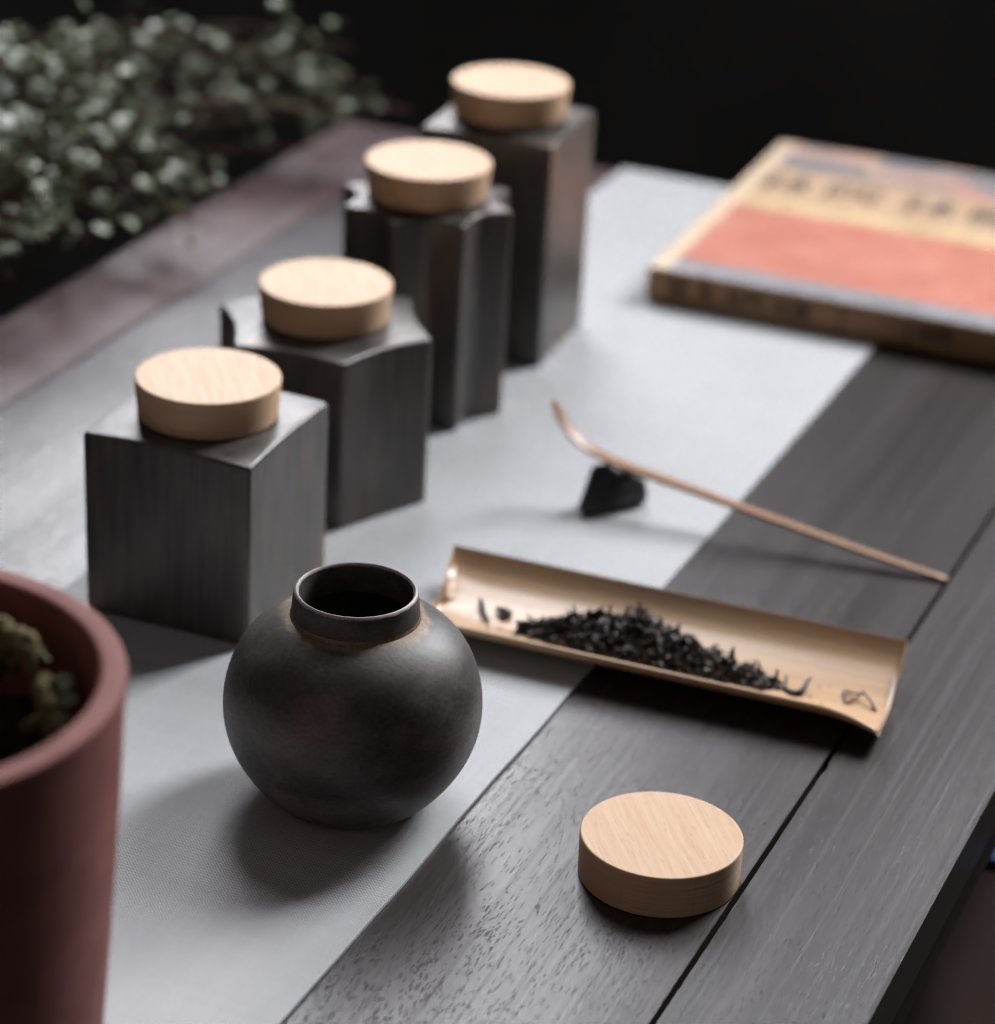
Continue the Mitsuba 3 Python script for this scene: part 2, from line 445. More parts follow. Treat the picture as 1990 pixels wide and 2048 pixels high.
def plan(kind, R, rot, inset=0.0, n=360):
    """the jar's outline: r for each direction; corners lightly rounded"""
    a = np.arange(n) * 2 * np.pi / n
    if kind == 'octagon':
        k, conc = 8, 0.15
    else:
        k, conc = {'square': (4, 0.012), 'hexagon': (6, inset)}[kind]
    s = (a - rot) % (2 * np.pi / k) - np.pi / k
    r = R * np.cos(np.pi / k) / np.cos(s)
    r = r * (1 - conc * np.cos(s * k / 2) ** (1.0 if kind != 'octagon' else 1.2))
    pts = np.stack([r * np.cos(a), r * np.sin(a)], 1)
    rad = 0.0017
    P = Polygon(pts).buffer(-rad).buffer(rad, quad_segs=8)
    ex = P.exterior
    ring = np.array([ex.interpolate(d).coords[0] for d in np.linspace(0, ex.length, n, endpoint=False)])
    if Polygon(ring).exterior.is_ccw is False:
        ring = ring[::-1]
    i = np.argmin(np.abs((np.arctan2(ring[:, 1], ring[:, 0]) - rot + np.pi) % (2 * np.pi) - np.pi))
    return np.roll(ring, -i, axis=0)


def jar_body(kind, R, rot, ztop, dome, neck):
    top, bot = plan(kind, R, rot, 0.060), plan(kind, R * 0.995, rot, 0.02)
    L = []
    def ring(out, z, extra=0.0):
        c = out
        rho = np.linalg.norm(c, axis=1) / R
        return np.column_stack([c, z + dome * np.clip(1 - rho ** 2, 0, 1) * extra])
    def inset(o, d):
        r = np.linalg.norm(o, axis=1, keepdims=True)
        return o * (1 - d / r)
    L.append(ring(inset(bot, 0.010), 0.0)); L.append(ring(inset(bot, 0.0014), 0.0)); L.append(ring(inset(bot, 0.0004), 0.0005)); L.append(ring(bot, 0.0016))
    b = 0.0018
    for k in np.linspace(0.02, 1, 26):
        w = k ** 1.5
        o = bot * (1 - w) + top * w
        L.append(ring(o, 0.0016 + (ztop - b - 0.0016) * k, max(0, (k - 0.55) / 0.45)))
    for a in np.linspace(0.18, 1, 6) * np.pi / 2:
        L.append(ring(inset(top, b * (1 - np.cos(a))), ztop - b + b * np.sin(a), 1.0))
    for k in (0.9, 0.8, 0.7, 0.55, 0.4, 0.2):
        rr = np.linalg.norm(top, axis=1, keepdims=True)
        circ = top / rr * neck
        w = (1 - k)
        L.append(ring(top * k * (1 - w * 0.2) + circ * 0, ztop, 1.0))
    return rings(L)


JARS = [('square', (-0.0460, -0.0993), 0.0527, -42.94, 0.0816, 0.0026, 0.0297, 0.965, 0.10023,
         'short square dark stoneware jar behind the red plant pot'),
        ('hexagon', (-0.0538, 0.0208), 0.0508, -54.29, 0.0810, 0.0022, 0.0297, 0.955, 0.09975,
         'hexagonal dark stoneware jar, second of the row of lidded jars'),
        ('octagon', (-0.0566, 0.1321), 0.0432, -41.39, 0.1056, 0.0010, 0.0300, 0.95, 0.12405,
         'fluted eight-sided dark stoneware jar, third of the row'),
        ('square', (-0.0570, 0.2290), 0.0489, -41.08, 0.1180, 0.0024, 0.0297, 0.95, 0.13809,
         'tall square dark stoneware jar farthest back in the row')]
for i, (kind, (cx, cy), R, rot, zt, dome, LR, taper, lz, lab) in enumerate(JARS):
    key = 'tea_jar' if i == 0 else f'tea_jar_{i:03d}'
    z0 = 0.0016
    m = jar_body(kind, R, math.radians(rot), zt - z0, dome, LR)
    m.apply_translation((cx, cy, z0))
    add(f'{key}__body', m, 'm_clay', 22)
    lb = lz - LID_T
    neck = lathe([(LR * 0.86, zt - 0.002), (LR * 0.86, lb + 0.001)], 96, (cx, cy))
    add(f'{key}__neck', neck, 'm_clay', 40)
    l = lid_mesh(LR, taper); l.apply_translation((cx, cy, lb))
    add(f'{key}__lid', l, 'm_lid', 30)
    tag(key, lab, 'jar', 'lidded stoneware jars in a row on the runner')

l = lid_mesh(0.0290, 0.995, 0.0165); l.apply_translation((0.1983, -0.2095, 0.0001 + 0.0162 - 0.0165 + 0.0003))
add('jar_lid', l, 'm_lid', 30)
tag('jar_lid', 'loose pale round wooden lid lying flat on the dark boards', 'lid')

# the round open jar
VX, VY = 0.0788, -0.2154
prof = [(0.0, 0.0), (0.0232, 0.0), (0.0250, 0.0006), (0.0290, 0.0030), (0.0345, 0.0083), (0.0402, 0.0160), (0.0448, 0.0255), (0.0470, 0.0370), (0.0463, 0.0470), (0.0432, 0.0570),
        (0.0380, 0.0653), (0.0318, 0.0708), (0.0264, 0.0738), (0.0236, 0.0748)]
pv = np.array(prof[2:]); tt = np.r_[0, np.cumsum(np.linalg.norm(np.diff(pv, axis=0), axis=1))]
sm = CubicSpline(tt, pv)(np.linspace(0, tt[-1], 60))
body = prof[:2] + [tuple(x) for x in sm]
inner = [(0.0205, 0.0735), (0.026, 0.0705), (0.036, 0.063), (0.0435, 0.048), (0.044, 0.037), (0.041, 0.024), (0.033, 0.011), (0.02, 0.005), (0.0, 0.005)]
b1 = lathe(body, 192, (VX, VY)); b1.apply_translation((0, 0, 0.0015))
b2 = lathe(inner, 96, (VX, VY)); b2.apply_translation((0, 0, 0.0015))
add('round_jar__body', trimesh.util.concatenate([b1, b2]), 'm_vase', 40)
nk = [(0.0238, 0.0742), (0.0232, 0.0752), (0.0229, 0.0780), (0.0226, 0.0815), (0.0224, 0.0835), (0.0222, 0.0842), (0.0217, 0.0848), (0.0212, 0.0849), (0.0207, 0.0845), (0.0204, 0.0838), (0.0204, 0.0790), (0.0205, 0.0735)]
n1 = lathe(nk, 160, (VX, VY)); n1.apply_translation((0, 0, 0.0015))
add('round_jar__neck', n1, 'm_vase', 40)
a = np.arange(360) * 2 * np.pi / 360
R = []
for k in range(12):
    th = 2 * np.pi * k / 12
    rib = 1 + 0.35 * np.sin(a * 110 + 2 * np.sin(a * 3)) * np.clip(0.5 + np.sin(a * 2 - 1.2), 0, 1) * (np.sin(th) > -0.2)
    rr = 0.0240 + 0.0011 * np.cos(th); zz = 0.0757 + 0.0006 * np.sin(th) * rib - 0.0004 * (np.cos(th) > 0)
    R.append(np.stack([VX + rr * np.cos(a), VY + rr * np.sin(a), 0 * a + zz], 1))
R.append(R[0])
add('round_jar__seam_ring', rings(R, False, False), 'm_seam', 40)
tag('round_jar', 'open round dark stoneware jar with a short collar and no lid', 'jar')
labels['round_jar__seam_ring'] = {'label': 'ring of bare brown clay round the foot of the collar'}

# ------------------------------------------------------------------ bamboo tray with tea
TA = math.radians(3.15)
TO = np.array([0.0382, -0.0347])
TL, TWD = 0.1970, 0.0640


def tray_xy(u, s):
    return TO + u * np.array([math.cos(TA), math.sin(TA)]) + s * np.array([math.sin(TA), -math.cos(TA)])


px = np.array([0.0, 0.0030, 0.0080, 0.0155, 0.0250, 0.0360, 0.0470, 0.0555, 0.0610, 0.0640])
pz = np.array([0.0158, 0.0118, 0.0080, 0.0050, 0.0029, 0.0020, 0.0033, 0.0063, 0.0097, 0.0131])
dd = np.r_[0, np.cumsum(np.hypot(np.diff(px), np.diff(pz)))]
PS = CubicSpline(dd, np.stack([px, pz], 1))


def tray_z(s):
    return float(np.interp(s, px, pz))


def tray():
    m, nu = 44, 90
    C = PS(np.linspace(0, dd[-1], m))
    tg = np.gradient(C, axis=0); nr = np.stack([-tg[:, 1], tg[:, 0]], 1); nr /= np.linalg.norm(nr, axis=1, keepdims=True)
    th = 0.0017
    Rs, UV = [], []
    for u in np.linspace(0, 1, nu):
        c = C.copy()
        fl = max(0, (u - 0.86) / 0.14) ** 2
        front = np.clip((c[:, 0] - 0.045) / 0.019, 0, 1)
        c[:, 1] -= 0.0042 * fl * front ** 1.3
        c[:, 0] += 0.0030 * fl * front
        fl2 = max(0, (0.08 - u) / 0.08) ** 2
        c[:, 1] += 0.0008 * fl2 * np.sin(c[:, 0] * 120)
        # ends: the cut runs in a little towards the middle
        q = c[:, 0]
        skew_l = 0.0062 * np.clip(q / 0.016, 0, 1) ** 1.2 + 0.0030 * np.exp(-((q - 0.0235) / 0.0045) ** 2)
        skew_r = 0.0046 * np.clip(q / 0.064, 0, 1)
        x = u * TL + skew_l * (1 - u) + skew_r * u
        inn, out = c + 0.5 * th * nr, c - 0.5 * th * nr
        ring = np.vstack([inn, out[::-1]]); xr = np.r_[x, x[::-1]]
        Rs.append(np.array([np.r_[tray_xy(xx, q[0]), q[1] + 0.0003] for xx, q in zip(xr, ring)]))
        arc = np.linspace(0, dd[-1], m)
        UV.append(np.stack([xr, np.r_[arc, arc[::-1] + 0.2]], 1))
    mesh = rings(Rs)
    uv = np.vstack(UV + [UV[0].mean(0)[None], UV[-1].mean(0)[None]])
    return mesh, uv


tm, tuv = tray()
add('bamboo_tray', tm, 'm_bamboo', True, uv=tuv)
tag('bamboo_tray', 'long open half-round bamboo tray holding dark tea leaves', 'tray')


def tea_mesh(r):
    n = 13
    broad = r.uniform() < 0.5
    L = r.uniform(0.0060, 0.0100) if broad else r.uniform(0.0085, 0.0160)
    t = np.linspace(-0.5, 0.5, n)
    bend = r.uniform(-1.3, 1.3)
    ang = bend * t * 1.4 + 0.5 * np.sin(t * r.uniform(4, 9) + r.uniform(0, 6))
    pts = np.cumsum(np.stack([np.cos(ang), np.sin(ang), 0.5 * np.sin(t * r.uniform(3, 8) + r.uniform(0, 6))], 1), 0) * L / n
    pts -= pts.mean(0)
    tw0, tw1 = r.uniform(0, 6), r.uniform(-5, 5)
    W, H = (r.uniform(0.0015, 0.0025), r.uniform(0.00035, 0.0006)) if broad else (r.uniform(0.0007, 0.0013), r.uniform(0.00035, 0.0006))
    tg = np.gradient(pts, axis=0); tg /= np.linalg.norm(tg, axis=1, keepdims=True)
    Rs = []
    a = np.arange(7) * 2 * np.pi / 7
    for k, (p, d) in enumerate(zip(pts, tg)):
        s = np.cross(d, (0, 0.1, 1.0)); s /= np.linalg.norm(s); u = np.cross(s, d)
        taper = (1 - abs(2 * t[k]) ** 3.0) * 0.85 + 0.15
        tw = tw0 + tw1 * t[k]
        w = W * taper * (1 + 0.35 * np.sin(k * 1.7 + tw0)); h = H * (0.6 + 0.4 * taper)
        e1, e2 = np.cos(a) * w, np.sin(a) * h + 0.45 * w * np.cos(a) ** 2
        Rs.append(p + np.outer(e1 * np.cos(tw) - e2 * np.sin(tw), s) + np.outer(e1 * np.sin(tw) + e2 * np.cos(tw), u))
    return rings(Rs)


rt = np.random.default_rng(11)
TEA = [mikit.ply(tea_mesh(rt), 'm_tea', 50) for _ in range(26)]
hx = [0.036, 0.044, 0.058, 0.072, 0.082, 0.094, 0.108, 0.118, 0.130, 0.142, 0.152]
hh = [0.0015, 0.0052, 0.0090, 0.0132, 0.0165, 0.0155, 0.0120, 0.0085, 0.0062, 0.0046, 0.0016]
hw = [0.003, 0.007, 0.011, 0.0155, 0.0175, 0.0180, 0.0170, 0.0135, 0.009, 0.0075, 0.003]
hc = [0.0365, 0.0355, 0.034, 0.0325, 0.032, 0.033, 0.0345, 0.036, 0.0375, 0.0375, 0.0375]
cnt = 0
GROUP = 'dark twisted tea leaves heaped on the bamboo tray'
while cnt < 250:
    u = rt.uniform(0.040, 0.149)
    h, w, c = np.interp(u, hx, hh), np.interp(u, hx, hw), np.interp(u, hx, hc)
    if rt.uniform() > (h / 0.0165) ** 0.75 * 0.9 + 0.13: continue
    d = np.clip(rt.normal() * 0.52, -1, 1)
    s = c + d * w
    lev = rt.uniform() ** 0.75
    z = tray_z(s) + 0.0014 + max(0.0, h * (1 - d * d) - 0.0012) * lev
    x, y = tray_xy(u + 0.0036, s)
    tilt = rt.normal() * (26 if lev < 0.8 else 38)
    M = T().translate([float(x), float(y), float(z)]).rotate([0, 0, 1], float(rt.uniform(0, 360))).rotate([0, 1, 0], float(tilt)).rotate([1, 0, 0], float(rt.uniform(0, 360)))
    k = add('tea_leaf', TEA[cnt % len(TEA)], None, to_world=M)
    tag(k, 'dark twisted dry tea leaf in the heap on the bamboo tray', 'tea leaf', GROUP)
    cnt += 1


CR = []
while len(CR) < 950:
    u = rt.uniform(0.040, 0.152)
    h, w, c = np.interp(u, hx, hh), np.interp(u, hx, hw), np.interp(u, hx, hc)
    if rt.uniform() > (h / 0.0165) ** 0.75 * 0.9 + 0.2: continue
    d = rt.uniform(-1, 1); s = c + d * w * 0.95
    z = tray_z(s) + 0.0011 + max(0.0, 0.86 * h * (1 - d * d) - 0.001) * rt.uniform() ** 0.6
    b = trimesh.creation.box(extents=[rt.uniform(.001, .0042), rt.uniform(.0006, .0018), rt.uniform(.0004, .0012)])
    b.vertices += rt.normal(size=b.vertices.shape) * 0.00018
    b.apply_transform(trimesh.transformations.random_rotation_matrix(rt.uniform(size=3)))
    b.apply_translation(np.r_[tray_xy(u + 0.0036, s), z])
    CR.append(b)
for _ in range(46):
    u, s = rt.uniform(0.02, 0.180), rt.uniform(0.024, 0.050)
    b = trimesh.creation.box(extents=[rt.uniform(.0004, .0012), rt.uniform(.0003, .0007), .0003])
    b.apply_transform(trimesh.transformations.rotation_matrix(rt.uniform(0, 6), (0, 0, 1)))
    b.apply_translation(np.r_[tray_xy(u, s), tray_z(s) + 0.00135]); CR.append(b)
add('tea_crumbs', trimesh.util.concatenate(CR), 'm_tea')
tag('tea_crumbs', 'fine dark broken tea filling the heap on the bamboo tray', 'tea', kind='stuff')


def stray(pts, rad, lab, flat=1.0):
    P = [np.r_[tray_xy(u + 0.0036, s + 0.0066), tray_z(s + 0.0066) + 0.0012 + dz] for u, s, dz in pts]
    k = add('tea_leaf', tube(curve(P, 4 * len(P)), np.interp(np.linspace(0, 1, 4 * len(P)), np.linspace(0, 1, len(rad)), rad) * 1.35, 8), 'm_tea', 50)
    tag(k, lab, 'tea leaf')


stray([(0.0178, 0.0185, 0.003), (0.0205, 0.0225, 0.001), (0.0235, 0.0270, 0.0002), (0.0270, 0.0315, 0.0)], [0.0004, 0.0011, 0.0008, 0.0008, 0.0010, 0.0003],
      'leftmost stray dark tea leaf lying apart on the bamboo tray')
stray([(0.0262, 0.0205, 0.001), (0.0290, 0.0215, 0.0016), (0.0318, 0.0215, 0.001), (0.0312, 0.0245, 0.0006), (0.0300, 0.0262, 0.0)], [0.0005, 0.0011, 0.0010, 0.0013, 0.0010, 0.0005],
      'small folded tea leaf between the leftmost stray leaf and the heap')
stray([(0.1525, 0.0265, 0.003), (0.1535, 0.0305, 0.0008), (0.1560, 0.0345, 0.0), (0.1595, 0.0350, 0.0005), (0.1612, 0.0310, 0.002), (0.1625, 0.0255, 0.004)], [0.0003, 0.0006, 0.0009, 0.0011, 0.0010, 0.0007, 0.0003],
      'U-shaped curled tea leaf just right of the heap')
stray([(0.1910, 0.0340, 0.0), (0.1880, 0.0300, 0.0022), (0.1845, 0.0270, 0.0026), (0.1800, 0.0255, 0.001), (0.1765, 0.0250, 0.0008), (0.1772, 0.0290, 0.0), (0.1790, 0.0325, 0.0), (0.1822, 0.0285, 0.0014), (0.1840, 0.0240, 0.0026)],
      [0.0006, 0.00035, 0.0003, 0.0003, 0.00045, 0.0005, 0.0004, 0.0003, 0.0002], 'thin looped tea stalk alone near the right end of the tray')

# ------------------------------------------------------------------ tea scoop on its rest
SC = curve([(0.2282, 0.0676, 0.0012), (0.1500, 0.0652, 0.0122), (0.0900, 0.0634, 0.0213), (0.0690, 0.0628, 0.0250), (0.0590, 0.0625, 0.0285), (0.0510, 0.0623, 0.0340), (0.0452, 0.0621, 0.0408), (0.0412, 0.0620, 0.0478)], 90)


def strip(P, w, t):
    tg = np.gradient(P, axis=0); tg /= np.linalg.norm(tg, axis=1, keepdims=True)
    Rs = []
    a = np.arange(16) * 2 * np.pi / 16
    for k, (p, d) in enumerate(zip(P, tg)):
        s = np.array([0, 1.0, 0]); s -= d * (s @ d); s /= np.linalg.norm(s); u = np.cross(d, s)
        ca, sa = np.sign(np.cos(a)) * np.abs(np.cos(a)) ** 0.5, np.sign(np.sin(a)) * np.abs(np.sin(a)) ** 0.5
        Rs.append(p + np.outer(ca * w[k], s) + np.outer(sa * t[k], u))
    return rings(Rs)


q = np.linspace(0, 1, 90)
wid = np.interp(q, [0, 0.01, 0.3, 0.7, 0.93, 0.975, 0.99, 1], [0.0012, 0.0019, 0.0026, 0.0035, 0.0041, 0.0037, 0.0028, 0.0010])
thk = np.interp(q, [0, 0.02, 0.7, 0.9, 1], [0.0006, 0.0009, 0.0012, 0.0008, 0.0005])
add('tea_scoop', strip(SC, wid, thk), 'm_scoop', 40)
tag('tea_scoop', 'slender reddish brown bamboo tea scoop with an upturned tip', 'tea scoop')

Z = 0.0015
lobe1 = sphere_hull([(0.0655, 0.0500, Z + .0040, .0040), (0.0700, 0.0570, Z + .0040, .0040), (0.0672, 0.0690, Z + .0035, .0035), (0.0655, 0.0600, Z + 0.0175, .0030), (0.0690, 0.0640, Z + .0178, .0026)])
lobe2 = sphere_hull([(0.0735, 0.0600, Z + .0040, .0040), (0.0815, 0.0720, Z + .0045, .0045), (0.0690, 0.0740, Z + .0035, .0035), (0.0780, 0.0650, Z + .0165, .0026), (0.0755, 0.0690, Z + .0165, .0026), (0.0815, 0.0705, Z + .010, .0038)])
mid = sphere_hull([(0.0690, 0.0560, Z + .0040, .0040), (0.0770, 0.0690, Z + .0040, .0040), (0.0725, 0.0645, Z + .0160, .0026), (0.0690, 0.0720, Z + .0035, .0035)])
rest = (lobe1 + lobe2 + mid).refine_to_length(0.0010)
mm = rest.to_mesh()
rm = trimesh.Trimesh(mm.vert_properties[:, :3], mm.tri_verts)
rm = trimesh.smoothing.filter_taubin(rm, iterations=36)
add('scoop_rest', rm, 'm_iron', True)
tag('scoop_rest', 'small black notched iron rest under the tea scoop', 'scoop rest')

# ------------------------------------------------------------------ the book
BO, BA = np.array([-0.0074, 0.3166]), 1.6
BZ = 0.0019
B = T().translate([float(BO[0]), float(BO[1]), BZ]).rotate([0, 0, 1], BA)
tag('book', 'thick old paperback book with a faded red, grey and tan cover', 'book')


def cover_mesh(z0, z1):
    nx, ny = 40, 32
    X, Y = np.meshgrid(np.linspace(0, BW, nx), np.linspace(0, BD, ny), indexing='ij')
    warp = 0.0006 * np.sin(X * 9) * (Y / BD) + 0.0008 * (Y / BD) ** 3
    top = np.stack([X, Y, z1 + warp - 0.0012 * np.clip(1 - Y / 0.004, 0, 1) ** 2], -1).reshape(-1, 3)
    i, j = np.meshgrid(np.arange(nx - 1), np.arange(ny - 1), indexing='ij')
    a = (i * ny + j).ravel(); b = a + ny; c = b + 1; d = a + 1
    f = np.vstack([np.stack([a, b, c], 1), np.stack([a, c, d], 1)])
    n = len(top)
    bot = top.copy(); bot[:, 2] -= (z1 - z0)
    e = np.r_[np.arange(nx) * ny, (nx - 1) * ny + np.arange(ny), (np.arange(nx) * ny + ny - 1)[::-1], np.arange(ny)[::-1]]
    e2 = np.roll(e, -1)
    sd = np.vstack([np.stack([e, e + n, e2 + n], 1), np.stack([e, e2 + n, e2], 1)])
    m = tri(np.vstack([top, bot]), np.vstack([f, f[:, ::-1] + n, sd]))
    return m, np.vstack([top[:, :2], bot[:, :2]])


cm, cuv = cover_mesh(0.0184, 0.0192)
add('book__cover', cm, 'm_cover', False, to_world=B, uv=cuv)
add('book__pages', chamfer_box(0.0012, BW - 0.0012, 0.0008, BD - 0.0015, 0.0008, 0.0183, 0.0003), 'm_paper', to_world=B)
add('book__back_cover', chamfer_box(0, BW, 0, BD, 0.0, 0.0008, 0.0002), 'm_spine', to_world=B)
sp = [(-0.0007, 0.0008), (-0.0012, 0.0020), (-0.0015, 0.006), (-0.0016, 0.010), (-0.0014, 0.015), (-0.0010, 0.0178), (0.0, 0.0190), (0.0007, 0.0184), (0.0007, 0.0008)]
sr = [np.array([(x, y, z) for y, z in sp]) for x in np.linspace(0, BW, 12)]
add('book__spine', rings([r[::-1] for r in sr]), 'm_spine', 30, to_world=B)
labels['book__spine'] = {'label': 'brown spine with dark faded lettering'}


def stroke(x0, y0, x1, y1, w):
    """a brush stroke: a thin tapered bar in the xy plane"""
    d = np.array([x1 - x0, y1 - y0]); L = np.linalg.norm(d); d = d / L; n = np.array([-d[1], d[0]])
    p0, p1 = np.array([x0, y0]), np.array([x1, y1])
    P = [p0 - d * w * .3 - n * w * .35, p0 + d * L * .3 - n * w * .5, p1 - n * w * .42, p1 + d * w * .3, p1 + n * w * .42, p0 + d * L * .3 + n * w * .5, p0 - d * w * .3 + n * w * .35]
    m = trimesh.creation.extrude_polygon(Polygon(P), 0.00018, engine='earcut')
    return m


GA = [(.04, .72, .40, .78), (.22, .98, .22, .02), (.22, .62, .02, .26), (.22, .60, .40, .36), (.50, .70, .98, .74), (.73, 1.0, .73, .0), (.73, .66, .46, .12), (.73, .66, 1.0, .14), (.56, .30, .92, .32)]
GB = [(.04, .95, .04, .05), (.04, .92, .30, .95), (.30, .95, .16, .62), (.16, .62, .32, .40), (.32, .40, .10, .30), (.36, .84, 1.0, .88), (.88, .86, .88, .10), (.88, .10, .74, .18), (.46, .62, .46, .34), (.46, .62, .70, .64), (.70, .64, .70, .34), (.46, .36, .70, .36)]
GC = [(.05, .95, .05, .62), (.05, .95, .42, .95), (.42, .95, .42, .62), (.05, .64, .42, .64), (.58, .95, .58, .62), (.58, .95, .95, .95), (.95, .95, .95, .62), (.58, .64, .95, .64), (.0, .50, 1.0, .52), (.05, .36, .05, .02), (.05, .36, .42, .36), (.42, .36, .42, .02), (.05, .04, .42, .04), (.58, .36, .95, .36), (.58, .36, .58, .02), (.95, .36, .95, .02), (.58, .04, .95, .04)]
for gl, x, w in ((GA, 0.010, 0.031), (GB, 0.0505, 0.033), (GA, 0.0955, 0.032), (GC, 0.1365, 0.032), (GB, 0.178, 0.036), (GA, 0.220, 0.036)):
    y, h = 0.156, 0.031
    m = trimesh.util.concatenate([stroke(x + a * w, y + b * h, x + c * w, y + d * h, 0.0027) for a, b, c, d in gl])
    q = m.vertices.copy(); q[:, 2] += 0.01935 + 0.0006 * np.sin(q[:, 0] * 9) * (q[:, 1] / BD) + 0.0008 * (q[:, 1] / BD) ** 3
    m = tri(q, m.faces)
    k = add('book__printed_character', m, 'm_ink', to_world=B)
S = T().translate([float(BO[0]), float(BO[1]), BZ]).rotate([0, 0, 1], BA).translate([0, -0.0016, 0]).rotate([1, 0, 0], 90)
for gl, x, w, h in ((GC, .012, .011, .012), (GB, .030, .006, .013), (GA, .045, .009, .010), (GB, .0565, .009, .010), (GA, .071, .009, .010), (GC, .082, .009, .010), (GA, .150, .008, .009), (GB, .160, .008, .009)):
    m = trimesh.util.concatenate([stroke(x + a * w, .0105 - h / 2 + b * h, x + c * w, .0105 - h / 2 + d * h, 0.0013) for a, b, c, d in gl])
    add('book__spine_character', m, 'm_spine_ink', to_world=S)
for x in (0.1075, 0.1435, 0.205):
    add('book__spine_bar', trimesh.creation.box(bounds=[(x, .0015, 0), (x + .0016, .0175, .0002)]), 'm_spine_ink', to_world=S)

# ------------------------------------------------------------------ plant pot in the near left corner
PX, PY, PZ = 0.0449, -0.4546, 0.0015
po = [(0.0, 0.0), (0.057, 0.0), (0.0590, 0.002), (0.0615, 0.020), (0.0655, 0.070), (0.0690, 0.120), (0.0704, 0.1480), (0.0712, 0.1560), (0.0714, 0.1570), (0.0709, 0.1581), (0.0696, 0.1585), (0.0652, 0.1585), (0.0640, 0.1581), (0.0632, 0.1571),
      (0.0625, 0.150), (0.060, 0.11), (0.057, 0.06), (0.052, 0.008), (0.0, 0.008)]
pm = lathe(po, 160, (PX, PY)); pm.apply_translation((0, 0, PZ))
add('flower_pot', pm, 'm_pot', 40)
tag('flower_pot', 'dark red clay plant pot in the near left corner of the photo', 'plant pot')
ar = np.linspace(0, 1, 30)
SR = []
for r in ar[::-1]:
    a = np.arange(90) * 2 * np.pi / 90
    P = np.stack([PX + 0.0610 * r * np.cos(a), PY + 0.0610 * r * np.sin(a)], 1)
    z = PZ + 0.123 + 0.020 * (meshkit.fbm(np.column_stack([P * 60, 0 * a]), 4, 2) - 0.5) + 0.006 * (1 - r * r)
    SR.append(np.column_stack([P, z]))
add('soil', rings(SR[:-1], False, True), 'm_soil', 40)
tag('soil', 'dark crumbly soil inside the red clay pot', 'soil', kind='stuff')
rp = np.random.default_rng(5)
MOSS = [[(-0.035, 0.050, .140), (-0.020, 0.055, .153), (-0.0035, 0.0535, .1545), (0.0115, 0.047, .1545), (0.0225, 0.043, .154), (0.0275, 0.040, .149), (0.0300, 0.040, .144), (0.0350, 0.039, .140), (0.0405, 0.0355, .137), (0.0430, 0.030, .128)],
        [(0.008, 0.044, .136), (0.015, 0.046, .149), (0.0225, 0.0435, .1545), (0.0265, 0.0435, .151), (0.0215, 0.0455, .147), (0.016, 0.048, .138)],
        [(0.026, 0.036, .130), (0.034, 0.040, .143), (0.035, 0.033, .148), (0.041, 0.028, .141), (0.046, 0.020, .130)],
        [(-0.020, 0.030, .126), (-0.006, 0.040, .142), (0.006, 0.042, .148), (0.016, 0.034, .142), (0.020, 0.022, .126)]]
tag('dried_plant', 'tangle of pale mossy dried stems inside the red clay pot', 'plant')
for P in MOSS:
    c = curve(np.array(P) + [PX, PY, PZ], 60)
    c = c - [0, 0, 0.0005]
    c += (meshkit.noise(np.stack([np.arange(60) * .7, np.arange(60) * 0 + rp.uniform(0, 9), np.arange(60) * 0.], -1)) - .5)[:, None] * 0.002
    r = 0.0014 + 0.0024 * meshkit.fbm(np.stack([np.arange(60) * .5, 0 * np.arange(60) + rp.uniform(0, 50), 0. * np.arange(60)], -1), 3)
    add('dried_plant__stem', tube(c, r, 9), 'm_moss', 50)

LEAF = trimesh.creation.icosphere(2, 1.0)
lv = LEAF.vertices.copy()
lv[:, 2] = lv[:, 2] * 0.16 + 0.18 * lv[:, 1] ** 2
lv[:, 1] *= 0.62 * (1 - 0.25 * lv[:, 0])
LEAF = mikit.ply(tri(lv, LEAF.faces), 'm_leaf', True)
for x, y, z, s in ((0.0405, 0.036, .143, .0042), (0.037, 0.041, .145, .0036), (0.045, 0.027, .139, .0034), (0.029, 0.044, .150, .0032), (0.044, 0.031, .135, .0030)):
    add('dried_plant__leaf', LEAF, None, to_world=T().translate([PX + x, PY + y, PZ + z]).rotate([0, 0, 1], float(rp.uniform(0, 360))).rotate([1, 0, 0], float(rp.normal() * 25)).scale(s))

# ------------------------------------------------------------------ leafy shrub leaning over the far left edge of the table
tag('leafy_shrub', 'blurred grey-green shrub with small oval leaves beyond the left table edge', 'plant')
BASE = np.array([-0.50, 0.26, -0.16])
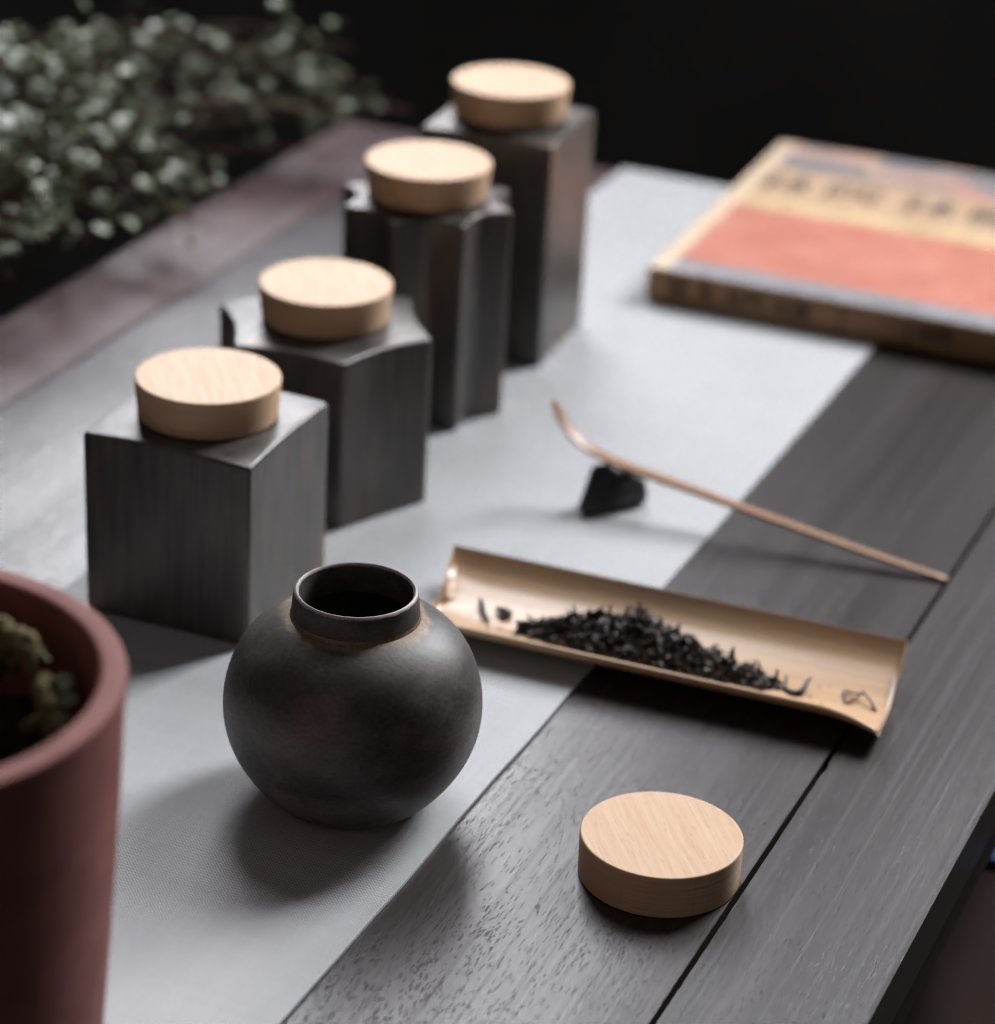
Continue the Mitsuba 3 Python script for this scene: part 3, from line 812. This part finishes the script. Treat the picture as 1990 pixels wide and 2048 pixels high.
# sprig tips in the room (x, y, z), with how many leaves each carries
TIPS = [(-.352, .235, .104, 16), (-.346, .268, .108, 12), (-.307, .197, .088, 18), (-.297, .240, .100, 18), (-.283, .238, .110, 14), (-.286, .138, .080, 18), (-.300, .187, .073, 20), (-.281, .197, .090, 20),
        (-.293, .256, .083, 16), (-.272, .197, .066, 20), (-.284, .252, .066, 18), (-.270, .135, .065, 18), (-.277, .186, .050, 18), (-.283, .122, .048, 14), (-.266, .129, .044, 12), (-.280, .115, .026, 10),
        (-.300, .305, .071, 16), (-.286, .310, .060, 18), (-.278, .314, .056, 12), (-.262, .262, .047, 16), (-.254, .265, .041, 16), (-.250, .258, .030, 12), (-.262, .200, .033, 8),
        (-.336, .400, .067, 14), (-.350, .430, .060, 12), (-.363, .405, .052, 12), (-.330, .410, .072, 12), (-.322, .438, .068, 12), (-.300, .450, .066, 16), (-.284, .462, .060, 14), (-.280, .432, .060, 14), (-.290, .425, .042, 12),
        (-.252, .446, .070, 16), (-.250, .440, .056, 18), (-.243, .446, .050, 18), (-.238, .440, .039, 16), (-.262, .428, .041, 12), (-.214, .452, .037, 9), (-.226, .446, .044, 10), (-.250, .428, .030, 12), (-.246, .420, .012, 8), (-.268, .170, .032, 16), (-.243, .236, .027, 14), (-.256, .222, .022, 12), (-.240, .268, .036, 14), (-.232, .242, .020, 8),
        (-.330, .150, .110, 14), (-.345, .190, .075, 14), (-.320, .160, .050, 14), (-.330, .215, .120, 12), (-.310, .285, .120, 10), (-.322, .120, .020, 10), (-.310, .262, .100, 12), (-.300, .225, .055, 14)]
rl = np.random.default_rng(21)
leafc, rest_leaves = 0, []
lm = trimesh.creation.icosphere(1, 1.0)
cand = []
for (x, y, z, k) in TIPS:
    tip = np.array([x, y, z])
    b = BASE + rl.normal(size=3) * [.02, .05, .02]
    mid = 0.45 * b + 0.55 * tip + np.array([-.01, 0, .055 + rl.uniform(0, .03)])
    c = curve([b, 0.5 * (b + mid) + [-.01, 0, .02], mid, tip], 26)
    add('leafy_shrub__stem', tube(c, np.linspace(0.0020, 0.0006, 26), 6), 'm_stem', 50)
    for j in range(int(k * 1.16)):
        t = 1 - rl.uniform() ** 1.9 * 0.34
        p = c[int(t * 25)] + rl.normal(size=3) * 0.0066
        if p[2] < 0.004 and p[0] > -0.30: continue
        cand.append((p, rl.uniform(0.0040, 0.0062), rl.uniform(0, 360), rl.normal() * 32, rl.normal() * 32))
cand.sort(key=lambda q: (q[0] - EYE) @ FWD)
for i, (p, s, a, b, d) in enumerate(cand):
    M = T().translate(p.tolist()).rotate([0, 0, 1], float(a)).rotate([1, 0, 0], float(b)).rotate([0, 1, 0], float(d)).scale(float(s))
    if i < 290:
        add('leafy_shrub__leaf', LEAF, None, to_world=M)
    else:
        A = np.array(M.matrix)
        rest_leaves.append(tri(lv @ A[:3, :3].T + A[:3, 3], trimesh.creation.icosphere(2, 1.0).faces))
add('leafy_shrub__foliage', trimesh.util.concatenate(rest_leaves), 'm_leaf', True)
labels['leafy_shrub__foliage'] = {'kind': 'stuff', 'label': 'the small leaves deeper inside the shrub'}

# ------------------------------------------------------------------ under the right table edge: a stool seat and a cloth on it
st = sphere_hull([(0.20, -0.13, -0.150, .03), (0.20, 0.05, -0.150, .03), (0.30, -0.13, -0.150, .03), (0.30, 0.05, -0.150, .03), (0.25, -0.04, -0.130, .03)])
mm = st.refine_to_length(0.012).to_mesh()
sm_ = trimesh.smoothing.filter_taubin(trimesh.Trimesh(mm.vert_properties[:, :3], mm.tri_verts), iterations=8)
add('stool__seat', sm_, 'm_seat', True)
for x in (0.20, 0.30):
    for y in (-0.12, 0.04):
        add('stool__leg', tube(np.array([(x, y, -.17), (x, y, -.30), (x, y, FLOOR_Z)]), [.012, .011, .010], 12), 'm_wood_plain', 40)
tag('stool', 'dark brown padded seat in shadow below the right table edge', 'stool')
X, Y = np.meshgrid(np.linspace(0.19, 0.31, 24), np.linspace(0.035, 0.075, 10), indexing='ij')
Zc = -0.1150 - 0.02 * np.clip((Y - 0.055) / 0.02, 0, 1) ** 2 + 0.004 * np.sin(X * 70 + Y * 40)
Rr = [np.vstack([np.column_stack([X[i], Y[i], Zc[i]]), np.column_stack([X[i], Y[i], Zc[i] - .003])[::-1]]) for i in range(24)]
add('blue_cloth', rings(Rr), 'm_blue', 50)
tag('blue_cloth', 'dark blue cloth on the brown seat below the table edge', 'cloth')
